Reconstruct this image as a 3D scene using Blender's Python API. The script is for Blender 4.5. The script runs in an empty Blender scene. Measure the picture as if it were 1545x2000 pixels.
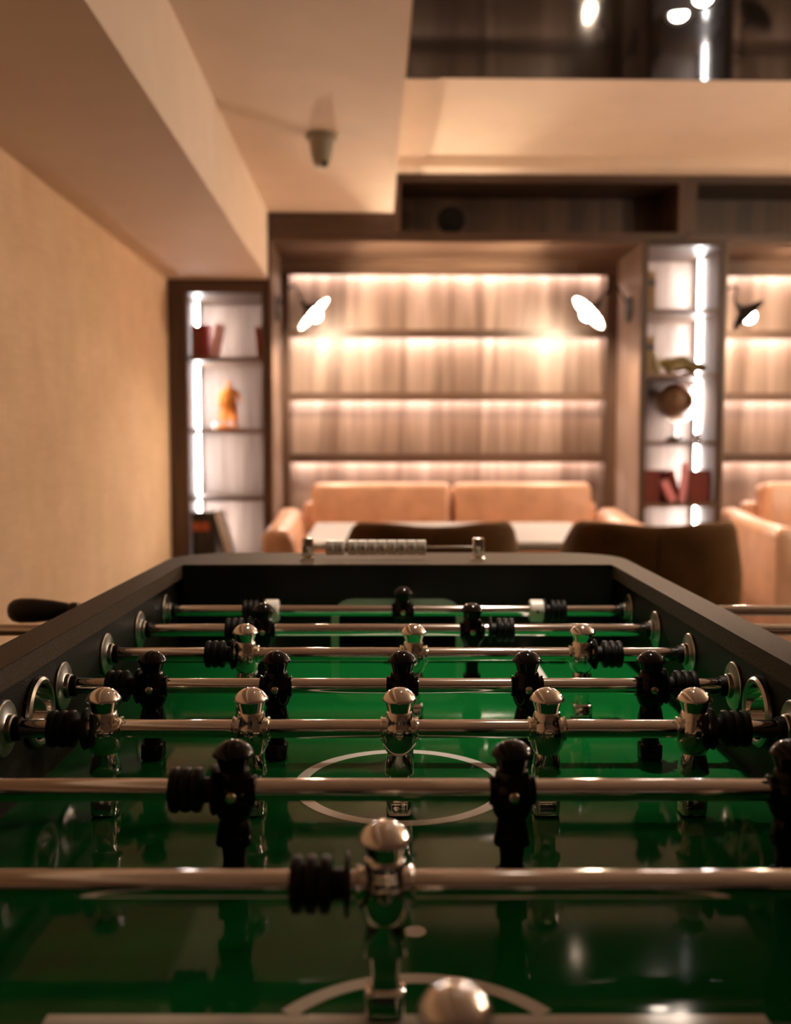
import bpy, bmesh, math, random
from mathutils import Vector, Matrix
random.seed(7)
PI = math.pi
SC = bpy.context.scene
COL = SC.collection

# ------------------------------------------------------------------ camera
TILT = math.atan(135 / 1900.0)
cam_d = bpy.data.cameras.new('camera')
cam_d.sensor_fit = 'VERTICAL'
cam_d.sensor_height = 36.0
cam_d.lens = 1900.0 / 2000.0 * 36.0
cam_d.clip_start = 0.02
cam_d.dof.use_dof = True
cam_d.dof.focus_distance = 0.95
cam_d.dof.aperture_fstop = 4.1
cam = bpy.data.objects.new('camera', cam_d)
COL.objects.link(cam)
cam.location = (0, 0, 1.15)
cam.rotation_euler = (PI / 2 - TILT, 0, 0)
SC.camera = cam

# ------------------------------------------------------------------ world, exposure
w = bpy.data.worlds.new('world')
SC.world = w
w.use_nodes = True
w.node_tree.nodes['Background'].inputs[0].default_value = (1.0, 0.72, 0.5, 1)
w.node_tree.nodes['Background'].inputs[1].default_value = 0.01
SC.view_settings.view_transform = 'Standard'
SC.view_settings.look = 'None'
SC.view_settings.gamma = 1.0
SC.view_settings.use_curve_mapping = False
SC.view_settings.exposure = 1.45
SC.cycles.max_bounces = 8
SC.cycles.diffuse_bounces = 4
SC.cycles.glossy_bounces = 6
SC.cycles.sample_clamp_indirect = 6.0
SC.cycles.caustics_reflective = False
SC.cycles.caustics_refractive = False

# strengths of the room's lamps and of the added ones (used by their builders below)
LED_WARM = 28.0        # strips under the bay shelves
LED_COOL = 60.0        # upright strips in the narrow shelf columns
BULB = 390.0            # wall lamp bulbs
PENDANT_FILL = 84.0         # added globe pendants outside the picture, for fill light
SPOT_W = 30.0          # ceiling downlights, watts
WARM = (1.0, 0.85, 0.77)
WARMER = (1.0, 0.76, 0.53)
NEUTRAL = (1.0, 0.93, 0.90)
YAW = 0.021            # the room is turned a little against the table and camera

# ------------------------------------------------------------------ materials
def new_mat(name):
    m = bpy.data.materials.new(name)
    m.use_nodes = True
    return m, m.node_tree, m.node_tree.nodes['Principled BSDF']

def setp(b, **k):
    alias = {'color': 'Base Color', 'rough': 'Roughness', 'metal': 'Metallic', 'coat': 'Coat Weight',
             'coat_rough': 'Coat Roughness', 'sheen': 'Sheen Weight', 'sheen_rough': 'Sheen Roughness',
             'spec': 'Specular IOR Level', 'trans': 'Transmission Weight', 'ior': 'IOR', 'sheen_tint': 'Sheen Tint'}
    for a, v in k.items():
        if isinstance(v, tuple) and len(v) == 3:
            v = v + (1,)
        b.inputs[alias[a]].default_value = v

def plain(name, color, rough=0.5, metal=0.0, noise=0.0, scale=40.0, bump=0.0, **k):
    m, t, b = new_mat(name)
    setp(b, color=color, rough=rough, metal=metal, **k)
    if noise or bump:
        tc = t.nodes.new('ShaderNodeTexCoord')
        n = t.nodes.new('ShaderNodeTexNoise')
        n.inputs['Scale'].default_value = scale
        n.inputs['Detail'].default_value = 4
        t.links.new(tc.outputs['Object'], n.inputs['Vector'])
        if noise:
            r = t.nodes.new('ShaderNodeValToRGB')
            r.color_ramp.elements[0].position = 0.3
            r.color_ramp.elements[1].position = 0.7
            r.color_ramp.elements[0].color = tuple(c * (1 - noise) for c in color) + (1,)
            r.color_ramp.elements[1].color = tuple(min(1, c * (1 + noise)) for c in color) + (1,)
            t.links.new(n.outputs['Fac'], r.inputs['Fac'])
            t.links.new(r.outputs['Color'], b.inputs['Base Color'])
        if bump:
            bp = t.nodes.new('ShaderNodeBump')
            bp.inputs['Strength'].default_value = bump
            bp.inputs['Distance'].default_value = 0.002
            t.links.new(n.outputs['Fac'], bp.inputs['Height'])
            t.links.new(bp.outputs['Normal'], b.inputs['Normal'])
    return m

def wood(name, dark, mid, light, rough=0.45, axis='z', fine=1.0):
    m, t, b = new_mat(name)
    setp(b, rough=rough)
    tc = t.nodes.new('ShaderNodeTexCoord')
    sc1 = {'z': (9, 9, 0.55), 'x': (0.55, 9, 9)}[axis]
    sc2 = {'z': (70, 70, 2.0), 'x': (2.0, 70, 70)}[axis]
    outs = []
    for s, d in ((sc1, 3), (sc2, 2)):
        mp = t.nodes.new('ShaderNodeMapping')
        mp.inputs['Scale'].default_value = s
        t.links.new(tc.outputs['Object'], mp.inputs['Vector'])
        n = t.nodes.new('ShaderNodeTexNoise')
        n.inputs['Scale'].default_value = 1.0
        n.inputs['Detail'].default_value = d
        n.inputs['Distortion'].default_value = 0.6
        t.links.new(mp.outputs['Vector'], n.inputs['Vector'])
        outs.append(n.outputs['Fac'])
    r = t.nodes.new('ShaderNodeValToRGB')
    e = r.color_ramp.elements
    e[0].position = 0.33
    e[0].color = dark + (1,)
    e[1].position = 0.68
    e[1].color = light + (1,)
    k = e.new(0.5)
    k.color = mid + (1,)
    t.links.new(outs[0], r.inputs['Fac'])
    r2 = t.nodes.new('ShaderNodeValToRGB')
    r2.color_ramp.elements[0].color = (1 - 0.4 * fine,) * 3 + (1,)
    r2.color_ramp.elements[1].color = (1, 1, 1, 1)
    r2.color_ramp.elements[0].position = 0.3
    r2.color_ramp.elements[1].position = 0.6
    t.links.new(outs[1], r2.inputs['Fac'])
    mx = t.nodes.new('ShaderNodeMix')
    mx.data_type = 'RGBA'
    mx.blend_type = 'MULTIPLY'
    mx.inputs['Factor'].default_value = 1.0
    t.links.new(r.outputs['Color'], mx.inputs['A'])
    t.links.new(r2.outputs['Color'], mx.inputs['B'])
    t.links.new(mx.outputs['Result'], b.inputs['Base Color'])
    bp = t.nodes.new('ShaderNodeBump')
    bp.inputs['Strength'].default_value = 0.15
    bp.inputs['Distance'].default_value = 0.002
    t.links.new(outs[1], bp.inputs['Height'])
    t.links.new(bp.outputs['Normal'], b.inputs['Normal'])
    return m

def emit(name, color, strength):
    m, t, b = new_mat(name)
    setp(b, color=(0.9, 0.9, 0.9), rough=0.4)
    b.inputs['Emission Color'].default_value = color + (1,)
    b.inputs['Emission Strength'].default_value = strength
    return m

def woven(name, c1, c2):
    m, t, b = new_mat(name)
    setp(b, rough=0.85)
    tc = t.nodes.new('ShaderNodeTexCoord')
    facs = []
    for s in ((2, 9.0, 420), (2, 420, 9.0), (2, 5, 5)):
        mp = t.nodes.new('ShaderNodeMapping')
        mp.inputs['Scale'].default_value = s
        t.links.new(tc.outputs['Object'], mp.inputs['Vector'])
        n = t.nodes.new('ShaderNodeTexNoise')
        n.inputs['Scale'].default_value = 1.0
        n.inputs['Detail'].default_value = 3
        t.links.new(mp.outputs['Vector'], n.inputs['Vector'])
        facs.append(n.outputs['Fac'])
    a = t.nodes.new('ShaderNodeMath')
    a.operation = 'ADD'
    t.links.new(facs[0], a.inputs[0])
    t.links.new(facs[1], a.inputs[1])
    a2 = t.nodes.new('ShaderNodeMath')
    a2.operation = 'MULTIPLY_ADD'
    t.links.new(facs[2], a2.inputs[0])
    a2.inputs[1].default_value = 0.6
    t.links.new(a.outputs[0], a2.inputs[2])
    r = t.nodes.new('ShaderNodeValToRGB')
    r.color_ramp.elements[0].position = 0.95
    r.color_ramp.elements[0].color = c1 + (1,)
    r.color_ramp.elements[1].position = 1.6
    r.color_ramp.elements[1].color = c2 + (1,)
    mr = t.nodes.new('ShaderNodeMapRange')
    mr.inputs['From Min'].default_value = 0.95
    mr.inputs['From Max'].default_value = 1.65
    t.links.new(a2.outputs[0], mr.inputs['Value'])
    r.color_ramp.elements[0].position = 0.0
    r.color_ramp.elements[1].position = 1.0
    t.links.new(mr.outputs['Result'], r.inputs['Fac'])
    t.links.new(r.outputs['Color'], b.inputs['Base Color'])
    bp = t.nodes.new('ShaderNodeBump')
    bp.inputs['Strength'].default_value = 0.35
    bp.inputs['Distance'].default_value = 0.002
    t.links.new(a.outputs[0], bp.inputs['Height'])
    t.links.new(bp.outputs['Normal'], b.inputs['Normal'])
    return m

M = {}
M['walnut'] = wood('walnut', (0.12, 0.070, 0.048), (0.205, 0.132, 0.098), (0.31, 0.215, 0.168), fine=0.55)
M['walnut_h'] = wood('walnut_horizontal', (0.085, 0.042, 0.024), (0.17, 0.10, 0.064), (0.26, 0.165, 0.112), axis='x')
M['shelf_edge'] = wood('walnut_shelf', (0.05, 0.026, 0.015), (0.085, 0.045, 0.027), (0.12, 0.066, 0.04), axis='x')
M['veneer_pale'] = wood('pale_veneer', (0.22, 0.155, 0.122), (0.30, 0.22, 0.18), (0.38, 0.29, 0.24))  # tower lining walnut, strip light put into its colour by a paler tone
M['walnut_dark'] = wood('walnut_dark', (0.045, 0.022, 0.013), (0.075, 0.04, 0.024), (0.11, 0.06, 0.036), axis='x')
M['walnut_dark_v'] = wood('walnut_dark_upright', (0.05, 0.025, 0.015), (0.085, 0.046, 0.028), (0.125, 0.07, 0.043))
M['floor'] = wood('oak_floor', (0.05, 0.028, 0.016), (0.075, 0.045, 0.027), (0.10, 0.06, 0.037), rough=0.35)
M['paint'] = plain('ceiling_paint', (0.78, 0.645, 0.53), 0.75, noise=0.03, scale=6, bump=0.05)
M['fabric_wall'] = woven('woven_wallcovering', (0.60, 0.41, 0.25), (0.84, 0.61, 0.41))
M['wall_plain'] = plain('wall_plaster', (0.42, 0.30, 0.21), 0.8, noise=0.05, scale=5)
M['wall_dark'] = plain('dark_plaster', (0.10, 0.066, 0.045), 0.8, noise=0.05, scale=5)
M['mirror'] = plain('smoked_mirror', (0.008, 0.007, 0.006), 0.07, 0.0, noise=0.04, scale=3, spec=0.08)
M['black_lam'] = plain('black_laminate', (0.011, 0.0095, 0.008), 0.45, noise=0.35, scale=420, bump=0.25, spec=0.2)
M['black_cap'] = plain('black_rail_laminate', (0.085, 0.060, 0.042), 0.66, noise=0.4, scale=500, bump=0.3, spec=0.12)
M['field'] = plain('green_field', (0.004, 0.115, 0.022), 0.07, noise=0.06, scale=12, spec=0.13)
M['white_line'] = plain('white_line', (0.85, 0.85, 0.82), 0.12, noise=0.04, scale=60)
M['chrome'] = plain('chrome', (0.93, 0.90, 0.87), 0.05, 1.0, noise=0.02, scale=30)
M['rod'] = plain('polished_steel', (0.93, 0.89, 0.86), 0.09, 1.0, noise=0.03, scale=15)
M['satin'] = plain('satin_steel', (0.62, 0.60, 0.57), 0.28, 1.0, noise=0.06, scale=80)
M['brass'] = plain('brass_screw', (0.75, 0.66, 0.48), 0.25, 1.0, noise=0.05, scale=200)
M['black_gloss'] = plain('black_gloss_plastic', (0.008, 0.006, 0.006), 0.09, noise=0.1, scale=60, spec=0.25)
M['rubber'] = plain('black_rubber', (0.009, 0.008, 0.008), 0.5, noise=0.2, scale=150, spec=0.2)
M['handle'] = plain('black_handle', (0.010, 0.008, 0.008), 0.38, noise=0.2, scale=90)
M['white_plastic'] = plain('white_plastic', (0.75, 0.70, 0.63), 0.35, noise=0.04, scale=60)
M['ink'] = plain('black_ink', (0.02, 0.02, 0.02), 0.5, noise=0.1, scale=90)
M['black_metal'] = plain('black_metal', (0.015, 0.013, 0.012), 0.45, noise=0.15, scale=60)
M['shade_white'] = plain('white_enamel', (0.85, 0.82, 0.76), 0.35, noise=0.02, scale=20)
M['leather'] = plain('tan_leather', (0.65, 0.375, 0.245), 0.30, noise=0.14, scale=9, bump=0.12)
M['velvet'] = plain('brown_velvet', (0.085, 0.040, 0.012), 0.8, noise=0.2, scale=14, spec=0.15, sheen=0.25, sheen_rough=0.45, sheen_tint=(0.8, 0.5, 0.2))
M['seam'] = plain('dark_seam', (0.03, 0.014, 0.006), 0.8, noise=0.1, scale=60)
M['white_top'] = plain('white_table_top', (0.44, 0.405, 0.36), 0.4, noise=0.05, scale=8)
M['stone_grey'] = plain('detector_grey', (0.30, 0.26, 0.19), 0.5, noise=0.05, scale=30)
M['matt_black'] = plain('matt_black', (0.006, 0.006, 0.006), 0.7, noise=0.2, scale=60, spec=0.1)
M['lens_black'] = plain('black_lens', (0.01, 0.01, 0.01), 0.1, noise=0.1, scale=30)
M['amber'] = plain('amber_carved_wood', (0.80, 0.27, 0.035), 0.35, noise=0.12, scale=35)
M['paper'] = plain('paper', (0.70, 0.64, 0.55), 0.8, noise=0.08, scale=120)
M['globe'] = plain('globe_print', (0.34, 0.19, 0.11), 0.35, noise=0.5, scale=14)
M['olive'] = plain('olive_bronze', (0.22, 0.16, 0.05), 0.4, noise=0.4, scale=30)
M['led_warm'] = emit('led_warm', WARM, LED_WARM)
M['led_cool'] = emit('led_cool', NEUTRAL, LED_COOL)
M['bulb'] = emit('bulb_glow', WARMER, BULB)
M['pendant_glass'] = emit('pendant_glow', WARMER, PENDANT_FILL)
M['spot_lens'] = emit('spot_lens', (1.0, 0.85, 0.7), 7.0)

# ------------------------------------------------------------------ mesh helpers
class MB:
    def __init__(s):
        s.v = []
        s.f = []

    def add(s, vs, fs):
        o = len(s.v)
        s.v += [tuple(p) for p in vs]
        s.f += [tuple(i + o for i in f) for f in fs]
        return s

    def box(s, x0, x1, y0, y1, z0, z1):
        vs = [(x, y, z) for z in (z0, z1) for y in (y0, y1) for x in (x0, x1)]
        return s.add(vs, [(0, 2, 3, 1), (4, 5, 7, 6), (0, 1, 5, 4), (2, 6, 7, 3), (0, 4, 6, 2), (1, 3, 7, 5)])

    def lathe(s, prof, seg=24, axis='z', c=(0, 0, 0), cap=True):
        """prof: list of (t, r) along the axis"""
        vs = []
        for t, r in prof:
            for k in range(seg):
                a = 2 * PI * k / seg
                p, q = r * math.cos(a), r * math.sin(a)
                if axis == 'z':
                    vs.append((c[0] + p, c[1] + q, c[2] + t))
                elif axis == 'x':
                    vs.append((c[0] + t, c[1] + p, c[2] + q))
                else:
                    vs.append((c[0] + q, c[1] + t, c[2] + p))
        fs = []
        for i in range(len(prof) - 1):
            for k in range(seg):
                a, b = i * seg + k, i * seg + (k + 1) % seg
                fs.append((a, b, b + seg, a + seg))
        if cap:
            fs.append(tuple(reversed(range(seg))))
            fs.append(tuple((len(prof) - 1) * seg + k for k in range(seg)))
        return s.add(vs, fs)

    def rings(s, rows, seg=28, c=(0, 0, 0)):
        """rows: (z, rx, ry, n[, cx, cy]) superellipse sections"""
        vs = []
        for row in rows:
            z, rx, ry, n = row[:4]
            cx, cy = (row[4], row[5]) if len(row) > 4 else (0, 0)
            for k in range(seg):
                a = 2 * PI * (k + 0.5) / seg
                ca, sa = math.cos(a), math.sin(a)
                vs.append((c[0] + cx + rx * math.copysign(abs(ca) ** (2.0 / n), ca), c[1] + cy + ry * math.copysign(abs(sa) ** (2.0 / n), sa), c[2] + z))
        fs = []
        up = rows[-1][0] > rows[0][0]
        for i in range(len(rows) - 1):
            for k in range(seg):
                a, b = i * seg + k, i * seg + (k + 1) % seg
                fs.append((a, b, b + seg, a + seg) if up else (a, a + seg, b + seg, b))
        lo, hi = tuple(range(seg)), tuple((len(rows) - 1) * seg + k for k in range(seg))
        fs.append(tuple(reversed(lo)) if up else lo)
        fs.append(hi if up else tuple(reversed(hi)))
        return s.add(vs, fs)

    def tube(s, pts, r, seg=10, closed=False):
        pts = [Vector(p) for p in pts]
        n = len(pts)
        rs = r if isinstance(r, (list, tuple)) else [r] * n
        vs = []
        up = None
        for i, p in enumerate(pts):
            if closed:
                d = (pts[(i + 1) % n] - pts[i - 1]).normalized()
            else:
                d = (pts[min(i + 1, n - 1)] - pts[max(i - 1, 0)]).normalized()
            if up is None:
                up = Vector((0, 0, 1)) if abs(d.z) < 0.9 else Vector((1, 0, 0))
            a = (up - d * up.dot(d)).normalized()
            up = a
            b = d.cross(a)
            for k in range(seg):
                t = 2 * PI * k / seg
                vs.append(p + (a * math.cos(t) + b * math.sin(t)) * rs[i])
        fs = []
        m = n if closed else n - 1
        for i in range(m):
            for k in range(seg):
                a, b = i * seg + k, i * seg + (k + 1) % seg
                c2, d2 = ((i + 1) % n) * seg + (k + 1) % seg, ((i + 1) % n) * seg + k
                fs.append((a, b, c2, d2))
        if not closed:
            fs.append(tuple(reversed(range(seg))))
            fs.append(tuple((n - 1) * seg + k for k in range(seg)))
        return s.add(vs, fs)

    def prism(s, poly, h0, h1, plane='xy'):
        n = len(poly)
        def P(p, h):
            return {'xy': (p[0], p[1], h), 'xz': (p[0], h, p[1]), 'yz': (h, p[0], p[1])}[plane]
        vs = [P(p, h0) for p in poly] + [P(p, h1) for p in poly]
        fs = [tuple(reversed(range(n))), tuple(range(n, 2 * n))]
        for i in range(n):
            j = (i + 1) % n
            fs.append((i, j, j + n, i + n))
        return s.add(vs, fs)

    def xf(s, mat):
        s.v = [tuple(mat @ Vector(p)) for p in s.v]
        return s

    def build(s, name, mat, parent=None, smooth=None, bevel=0.0, bseg=2, sub=0):
        me = bpy.data.meshes.new(name)
        me.from_pydata(s.v, [], s.f)
        bm = bmesh.new()
        bm.from_mesh(me)
        bmesh.ops.remove_doubles(bm, verts=bm.verts, dist=1e-6)
        bmesh.ops.recalc_face_normals(bm, faces=bm.faces)
        if bevel:
            es = [e for e in bm.edges if len(e.link_faces) == 2 and e.calc_face_angle(0) > 0.6]
            bmesh.ops.bevel(bm, geom=es, offset=bevel, segments=bseg, profile=0.5, affect='EDGES', clamp_overlap=True)
        bm.to_mesh(me)
        bm.free()
        if smooth is not None:
            me.polygons.foreach_set('use_smooth', [True] * len(me.polygons))
            me.set_sharp_from_angle(angle=math.radians(smooth))
        return link(name, me, mat, parent)

def link(name, me, mat, parent=None):
    if mat is not None and not me.materials:
        me.materials.append(M[mat])
    o = bpy.data.objects.new(name, me)
    COL.objects.link(o)
    if parent is not None:
        o.parent = parent
    return o

def tag(o, label=None, cat=None, group=None, kind=None):
    if label:
        o['label'] = label
    if cat:
        o['category'] = cat
    if group:
        o['group'] = group
    if kind:
        o['kind'] = kind
    return o

def rp(u, v, z=0.0):
    c, s = math.cos(YAW), math.sin(YAW)
    return (u * c - v * s, u * s + v * c, z)

def empty(name, loc=(0, 0, 0), rz=0.0, parent=None):
    o = bpy.data.objects.new(name, None)
    COL.objects.link(o)
    o.location = loc
    o.rotation_euler = (0, 0, rz)
    o.empty_display_size = 0.05
    if parent is not None:
        o.parent = parent
    return o

def rthing(name, u, v, z, label, cat, group=None, rz=0.0):
    return tag(empty(name, rp(u, v, z), YAW + rz), label, cat, group)

def struct(name, mb, mat, label=None, **k):
    o = mb.build(name, mat, **k)
    o.rotation_euler = (0, 0, YAW)
    return tag(o, label, 'structure' if False else None, kind='structure')

def copy_tree(o, parent=None):
    c = o.copy()
    COL.objects.link(c)
    c.parent = parent
    for ch in [x for x in bpy.data.objects if x.parent == o]:
        copy_tree(ch, c)
    return c

# ------------------------------------------------------------------ the room
U0, U1 = -1.175, 7.2       # left wall, right wall
V0, V1 = -2.6, 6.36        # wall behind the camera, back wall
ZC, ZS, ZB = 2.724, 2.446, 2.074   # main ceiling, soffit, beam undersides
VF = 5.6                   # front of the wall shelving
VB = 6.14                  # back of the bay recess
UB, US = -0.605, 0.107     # right faces of beam and soffit

struct('floor', MB().box(U0 - .1, U1 + .1, V0 - .1, V1 + .1, -0.08, 0.0), 'floor')
struct('wall_left', MB().box(U0 - .1, U0, V0, V1, 0, 3.0), 'fabric_wall')
struct('wall_right', MB().box(U1, U1 + .1, V0, V1, 0, 3.0), 'wall_plain')
struct('wall_back', MB().box(U0 - .1, U1 + .1, V1, V1 + .1, 0, 3.0), 'wall_plain')
struct('wall_front', MB().box(U0 - .1, U1 + .1, V0 - .1, V0, 0, 3.0), 'wall_dark')
struct('baseboard_left', MB().box(U0, U0 + .015, V0, VF, 0, 0.1), 'walnut_dark', bevel=0.003)
struct('ceiling', MB().box(US, U1, V0, VF, ZC, ZC + .1).box(US, U1, 5.46, VF, 2.662, ZC), 'paint', 'pale ceiling above the shelving wall')
struct('ceiling_soffit', MB().box(UB, US, V0, VF, ZS, ZC + .1), 'paint', 'lowered pale ceiling box carrying the round detector')
struct('ceiling_beam', MB().box(U0, UB, V0, VF, ZB, ZC + .1), 'paint', 'deep pale ceiling beam along the woven wall')
struct('ceiling_mirror', MB().box(US + .03, 6.0, 3.25, 4.31, ZC - .006, ZC), 'mirror', 'smoked mirror panel set in the ceiling')
struct('trim_1', MB().box(US, 0.28, 4.31, 5.46, ZC - .012, ZC), 'paint', 'flat pale strip along the ceiling box edge')

# ------------------------------------------------------------------ wall shelving
PITCH = 2.60
def shelf_column(u0, u1, o0, o1, ztop, zopen, shelves, led_side, label, led_u):
    """narrow shelf tower with an upright light strip; u0..u1 outside, o0..o1 opening"""
    t = rthing('shelf_tower', (u0 + u1) / 2, VF, 0, label, 'bookcase', 'narrow shelf towers with upright light strips')
    cx = (u0 + u1) / 2
    D = 0.52
    a0, a1, b0, b1 = u0 - cx, u1 - cx, o0 - cx, o1 - cx
    MB().box(a0, b0, 0, D, 0, ztop).build('side_panel', 'walnut_dark_v', t, bevel=0.002)
    MB().box(b1, a1, 0, D, 0, ztop).build('side_panel', 'walnut_dark_v', t, bevel=0.002)
    # inner linings in walnut lightened as if by the light strip
    MB().box(b0, b0 + .004, 0.02, D, 0.1, zopen).build('side_lining', 'veneer_pale', t)
    MB().box(b1 - .004, b1, 0.02, D, 0.1, zopen).build('side_lining', 'veneer_pale', t)
    MB().box(b0, b1, D - .02, D + .02, 0, ztop).build('back_panel', 'veneer_pale', t)
    MB().box(b0, b1, 0, D - .02, zopen, ztop).build('top_panel', 'walnut_dark', t, bevel=0.002)
    MB().box(b0, b1, 0.03, D - .02, 0, 0.1).build('plinth', 'walnut_dark', t)
    zs = sorted(shelves)
    for z in zs:
        MB().box(b0 + .004, b1 - .004, 0.02, D - .02, z - .012, z + .012).build('shelf', 'walnut_h', t, bevel=0.002)
    edges = [0.1] + zs + [zopen]
    lu = (b0 + .004 + .004) if led_side < 0 else (b1 - .004 - .004)
    lv = .31 if led_side < 0 else .345
    for i in range(len(edges) - 1):
        z0, z1 = edges[i] + .014, edges[i + 1] - .014
        if z1 > 0.5:
            MB().box(lu - .004, lu + .004, lv - .006, lv + .006, z0, z1).build('light_strip', 'led_cool', t)
    return t

NSH = [0.43, 0.788, 1.147, 1.538, 1.907]
tower_l = shelf_column(-1.173, -0.594, -1.071, -0.642, ZB - .001, 1.996, [0.45, 0.827, 1.217, 1.629], -1,
                       'narrow lit shelf tower against the woven wall, holding the amber statue', 0)
tower_m = shelf_column(1.534, 2.006, 1.562, 1.979, 2.293, 2.27, NSH, 1,
                       'narrow lit shelf tower between two sofa bays, holding the globe', 0)
tower_r = shelf_column(1.534 + PITCH, 2.006 + PITCH, 1.562 + PITCH, 1.979 + PITCH, 2.293, 2.27, NSH, 1,
                       'empty narrow lit shelf tower furthest from the woven wall', 0)

def bay(u0, label, group='wide lit shelving bays behind the sofas'):
    W = 2.124
    t = rthing('shelving_bay', u0 + W / 2, VF, 0, label, 'bookcase', group)
    h = W / 2
    DB = VB - VF
    # recess cheeks
    MB().box(-h + .001, -h + .009, 0.0, DB, 0, 2.29).build('cheek_panel', 'walnut', t)
    MB().box(h - .009, h - .001, 0.0, DB, 0, 2.29).build('cheek_panel', 'walnut', t)
    MB().box(-h + .001, h - .001, 0.0, DB + .12, 2.285, 2.297).build('soffit_panel', 'walnut_h', t)
    MB().box(-h + .009, h - .009, DB, DB + .12, 2.225, 2.285).box(-h + .009, h - .009, DB, DB + .012, 2.192, 2.225).build('top_board', 'walnut_h', t)
    MB().box(-h + .009, -h + .058, DB, DB + .12, 0, 2.203).build('stile', 'walnut_dark_v', t, bevel=0.002)
    MB().box(h - .08, h - .009, DB, DB + .12, 0, 2.203).build('stile', 'walnut_dark_v', t, bevel=0.002)
    x0, x1 = -h + .058, h - .08
    MB().box(x0, x1, DB + .12, DB + .14, 0, 2.29).build('back_panel', 'walnut', t)
    tops = [2.225]
    for z0, z1 in ((1.804, 1.858), (1.413, 1.464), (1.024, 1.082), (0.63, 0.688)):
        MB().box(x0, x1, DB + .004, DB + .12, z0 + .024, z1).box(x0, x1, DB + .004, DB + .016, z0, z0 + .024).build('shelf', 'shelf_edge', t)
        tops.append(z0 + .024)
    for z in tops:
        MB().box(x0 + .01, x1 - .01, DB + .060, DB + .075, z - .009, z - .001).build('light_strip', 'led_warm', t)
    return t

bay(-0.592, 'wide lit shelving bay behind the sofa with both chairs in front')
bay(-0.592 + PITCH, 'wide lit shelving bay cut by the picture edge, beyond the globe tower')
bay(-0.592 + 2 * PITCH, 'wide lit shelving bay outside the picture, mirrored in the chrome heads')

def header(u0, u1, o0, o1, label):
    t = rthing('header_cabinet', (u0 + u1) / 2, VF, 2.297, label, 'cabinet', 'dark open cabinets above the bays')
    c = (u0 + u1) / 2
    a0, a1, b0, b1 = u0 - c, u1 - c, o0 - c, o1 - c
    H = 2.661 - 2.297
    MB().box(a0, a1, 0, .4, 0, .045).build('bottom_panel', 'walnut_dark', t, bevel=0.002)
    MB().box(a0, a1, 0, .4, H - .043, H).build('top_panel', 'walnut_dark', t, bevel=0.002)
    MB().box(a0, b0, 0, .4, .045, H - .043).build('side_panel', 'walnut_dark_v', t, bevel=0.002)
    MB().box(b1, a1, 0, .4, .045, H - .043).build('side_panel', 'walnut_dark_v', t, bevel=0.002)
    MB().box(b0, b1, .38, .4, .045, H - .043).build('back_panel', 'walnut_dark_v', t)
    return t

header(US + .001, 1.78, 0.145, 1.728, 'dark open cabinet above the sofa bay, with the round black speaker')
header(1.781, 4.38, 1.831, 4.33, 'dark open cabinet above the picture edge bay')
header(4.381, 6.98, 4.431, 6.93, 'dark open cabinet outside the picture, above the furthest bay')
hb = rthing('header_board', -0.243, VF, 2.297, 'dark wooden board under the lowered ceiling box', 'panel')
MB().box(-.35, .35, 0, .4, 0, ZS - 2.297 - .001).build('board', 'walnut_dark', hb, bevel=0.002)
fp = rthing('filler_panel', -0.6, VF, ZB, 'narrow dark panel between beam end and header board', 'panel')
MB().box(-.003, .006, 0.002, .5, 0, .22).build('board', 'walnut_dark_v', fp)

# ------------------------------------------------------------------ wall lamps
def sconce(u, v, z, s, pu, label):
    """s = +1: fixed on a left cheek and facing right; -1 the other way. pu = cheek plane"""
    t = rthing('wall_lamp', pu, 5.85, 1.945, label, 'wall lamp', 'black wall lamps with round white shades')
    plate = MB().lathe([(0.0, .078), (.008, .08), (.014, .075), (.02, .02)], 28, 'x')
    if s < 0:
        plate.xf(Matrix.Scale(-1, 4, (1, 0, 0)))
    plate.build('wall_plate', 'black_metal', t, smooth=35)
    n = Vector((.72 * s, -.03, -.69)).normalized()
    ctr = Vector((u - pu, v - 5.85, z - 1.945))
    apex = ctr - n * .055
    p0 = Vector((.015 * s, 0, 0.02))
    pts = [p0, p0 + Vector((.05 * s, -.02, .085)), p0 + Vector((.10 * s, -.08, .10)), apex - n * .05 + Vector((0, 0, .02)), apex - n * .03, apex]
    # smooth the gooseneck
    cur = []
    for i in range(len(pts) - 1):
        a, b = pts[max(i - 1, 0)], pts[i]
        c, d = pts[i + 1], pts[min(i + 2, len(pts) - 1)]
        for k in range(6):
            x = k / 6
            cur.append(.5 * ((2 * b) + (c - a) * x + (2 * a - 5 * b + 4 * c - d) * x * x + (3 * b - a - 3 * c + d) * x ** 3))
    cur.append(pts[-1])
    MB().tube(cur, .007, 10).build('arm', 'black_metal', t, smooth=40)
    q = n.to_track_quat('Z', 'Y').to_matrix().to_4x4()
    mt = Matrix.Translation(apex) @ q
    R = .118
    out = MB().lathe([(-.03, .016), (.0, .018), (.006, .024), (.055, R), (.058, R)], 36, 'z', cap=False).xf(mt)
    out.build('lamp_shade', 'black_metal', t, smooth=40)
    MB().lathe([(.004, .002), (.0085, .022), (.0575, R - .003), (.058, R)], 36, 'z', cap=False).xf(mt).build('shade_lining', 'shade_white', t, smooth=40)
    MB().lathe([(.0, .014), (.03, .014)], 16, 'z').xf(mt).build('socket', 'black_metal', t, smooth=40)
    prof = [(.028, .012)] + [(.068 - .037 * math.cos(a), .037 * math.sin(a)) for a in [x * PI / 12 for x in range(2, 12)]] + [(.105, .001)]
    MB().lathe(prof, 20, 'z').xf(mt).build('light_bulb', 'bulb', t, smooth=60)
    return t

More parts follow.
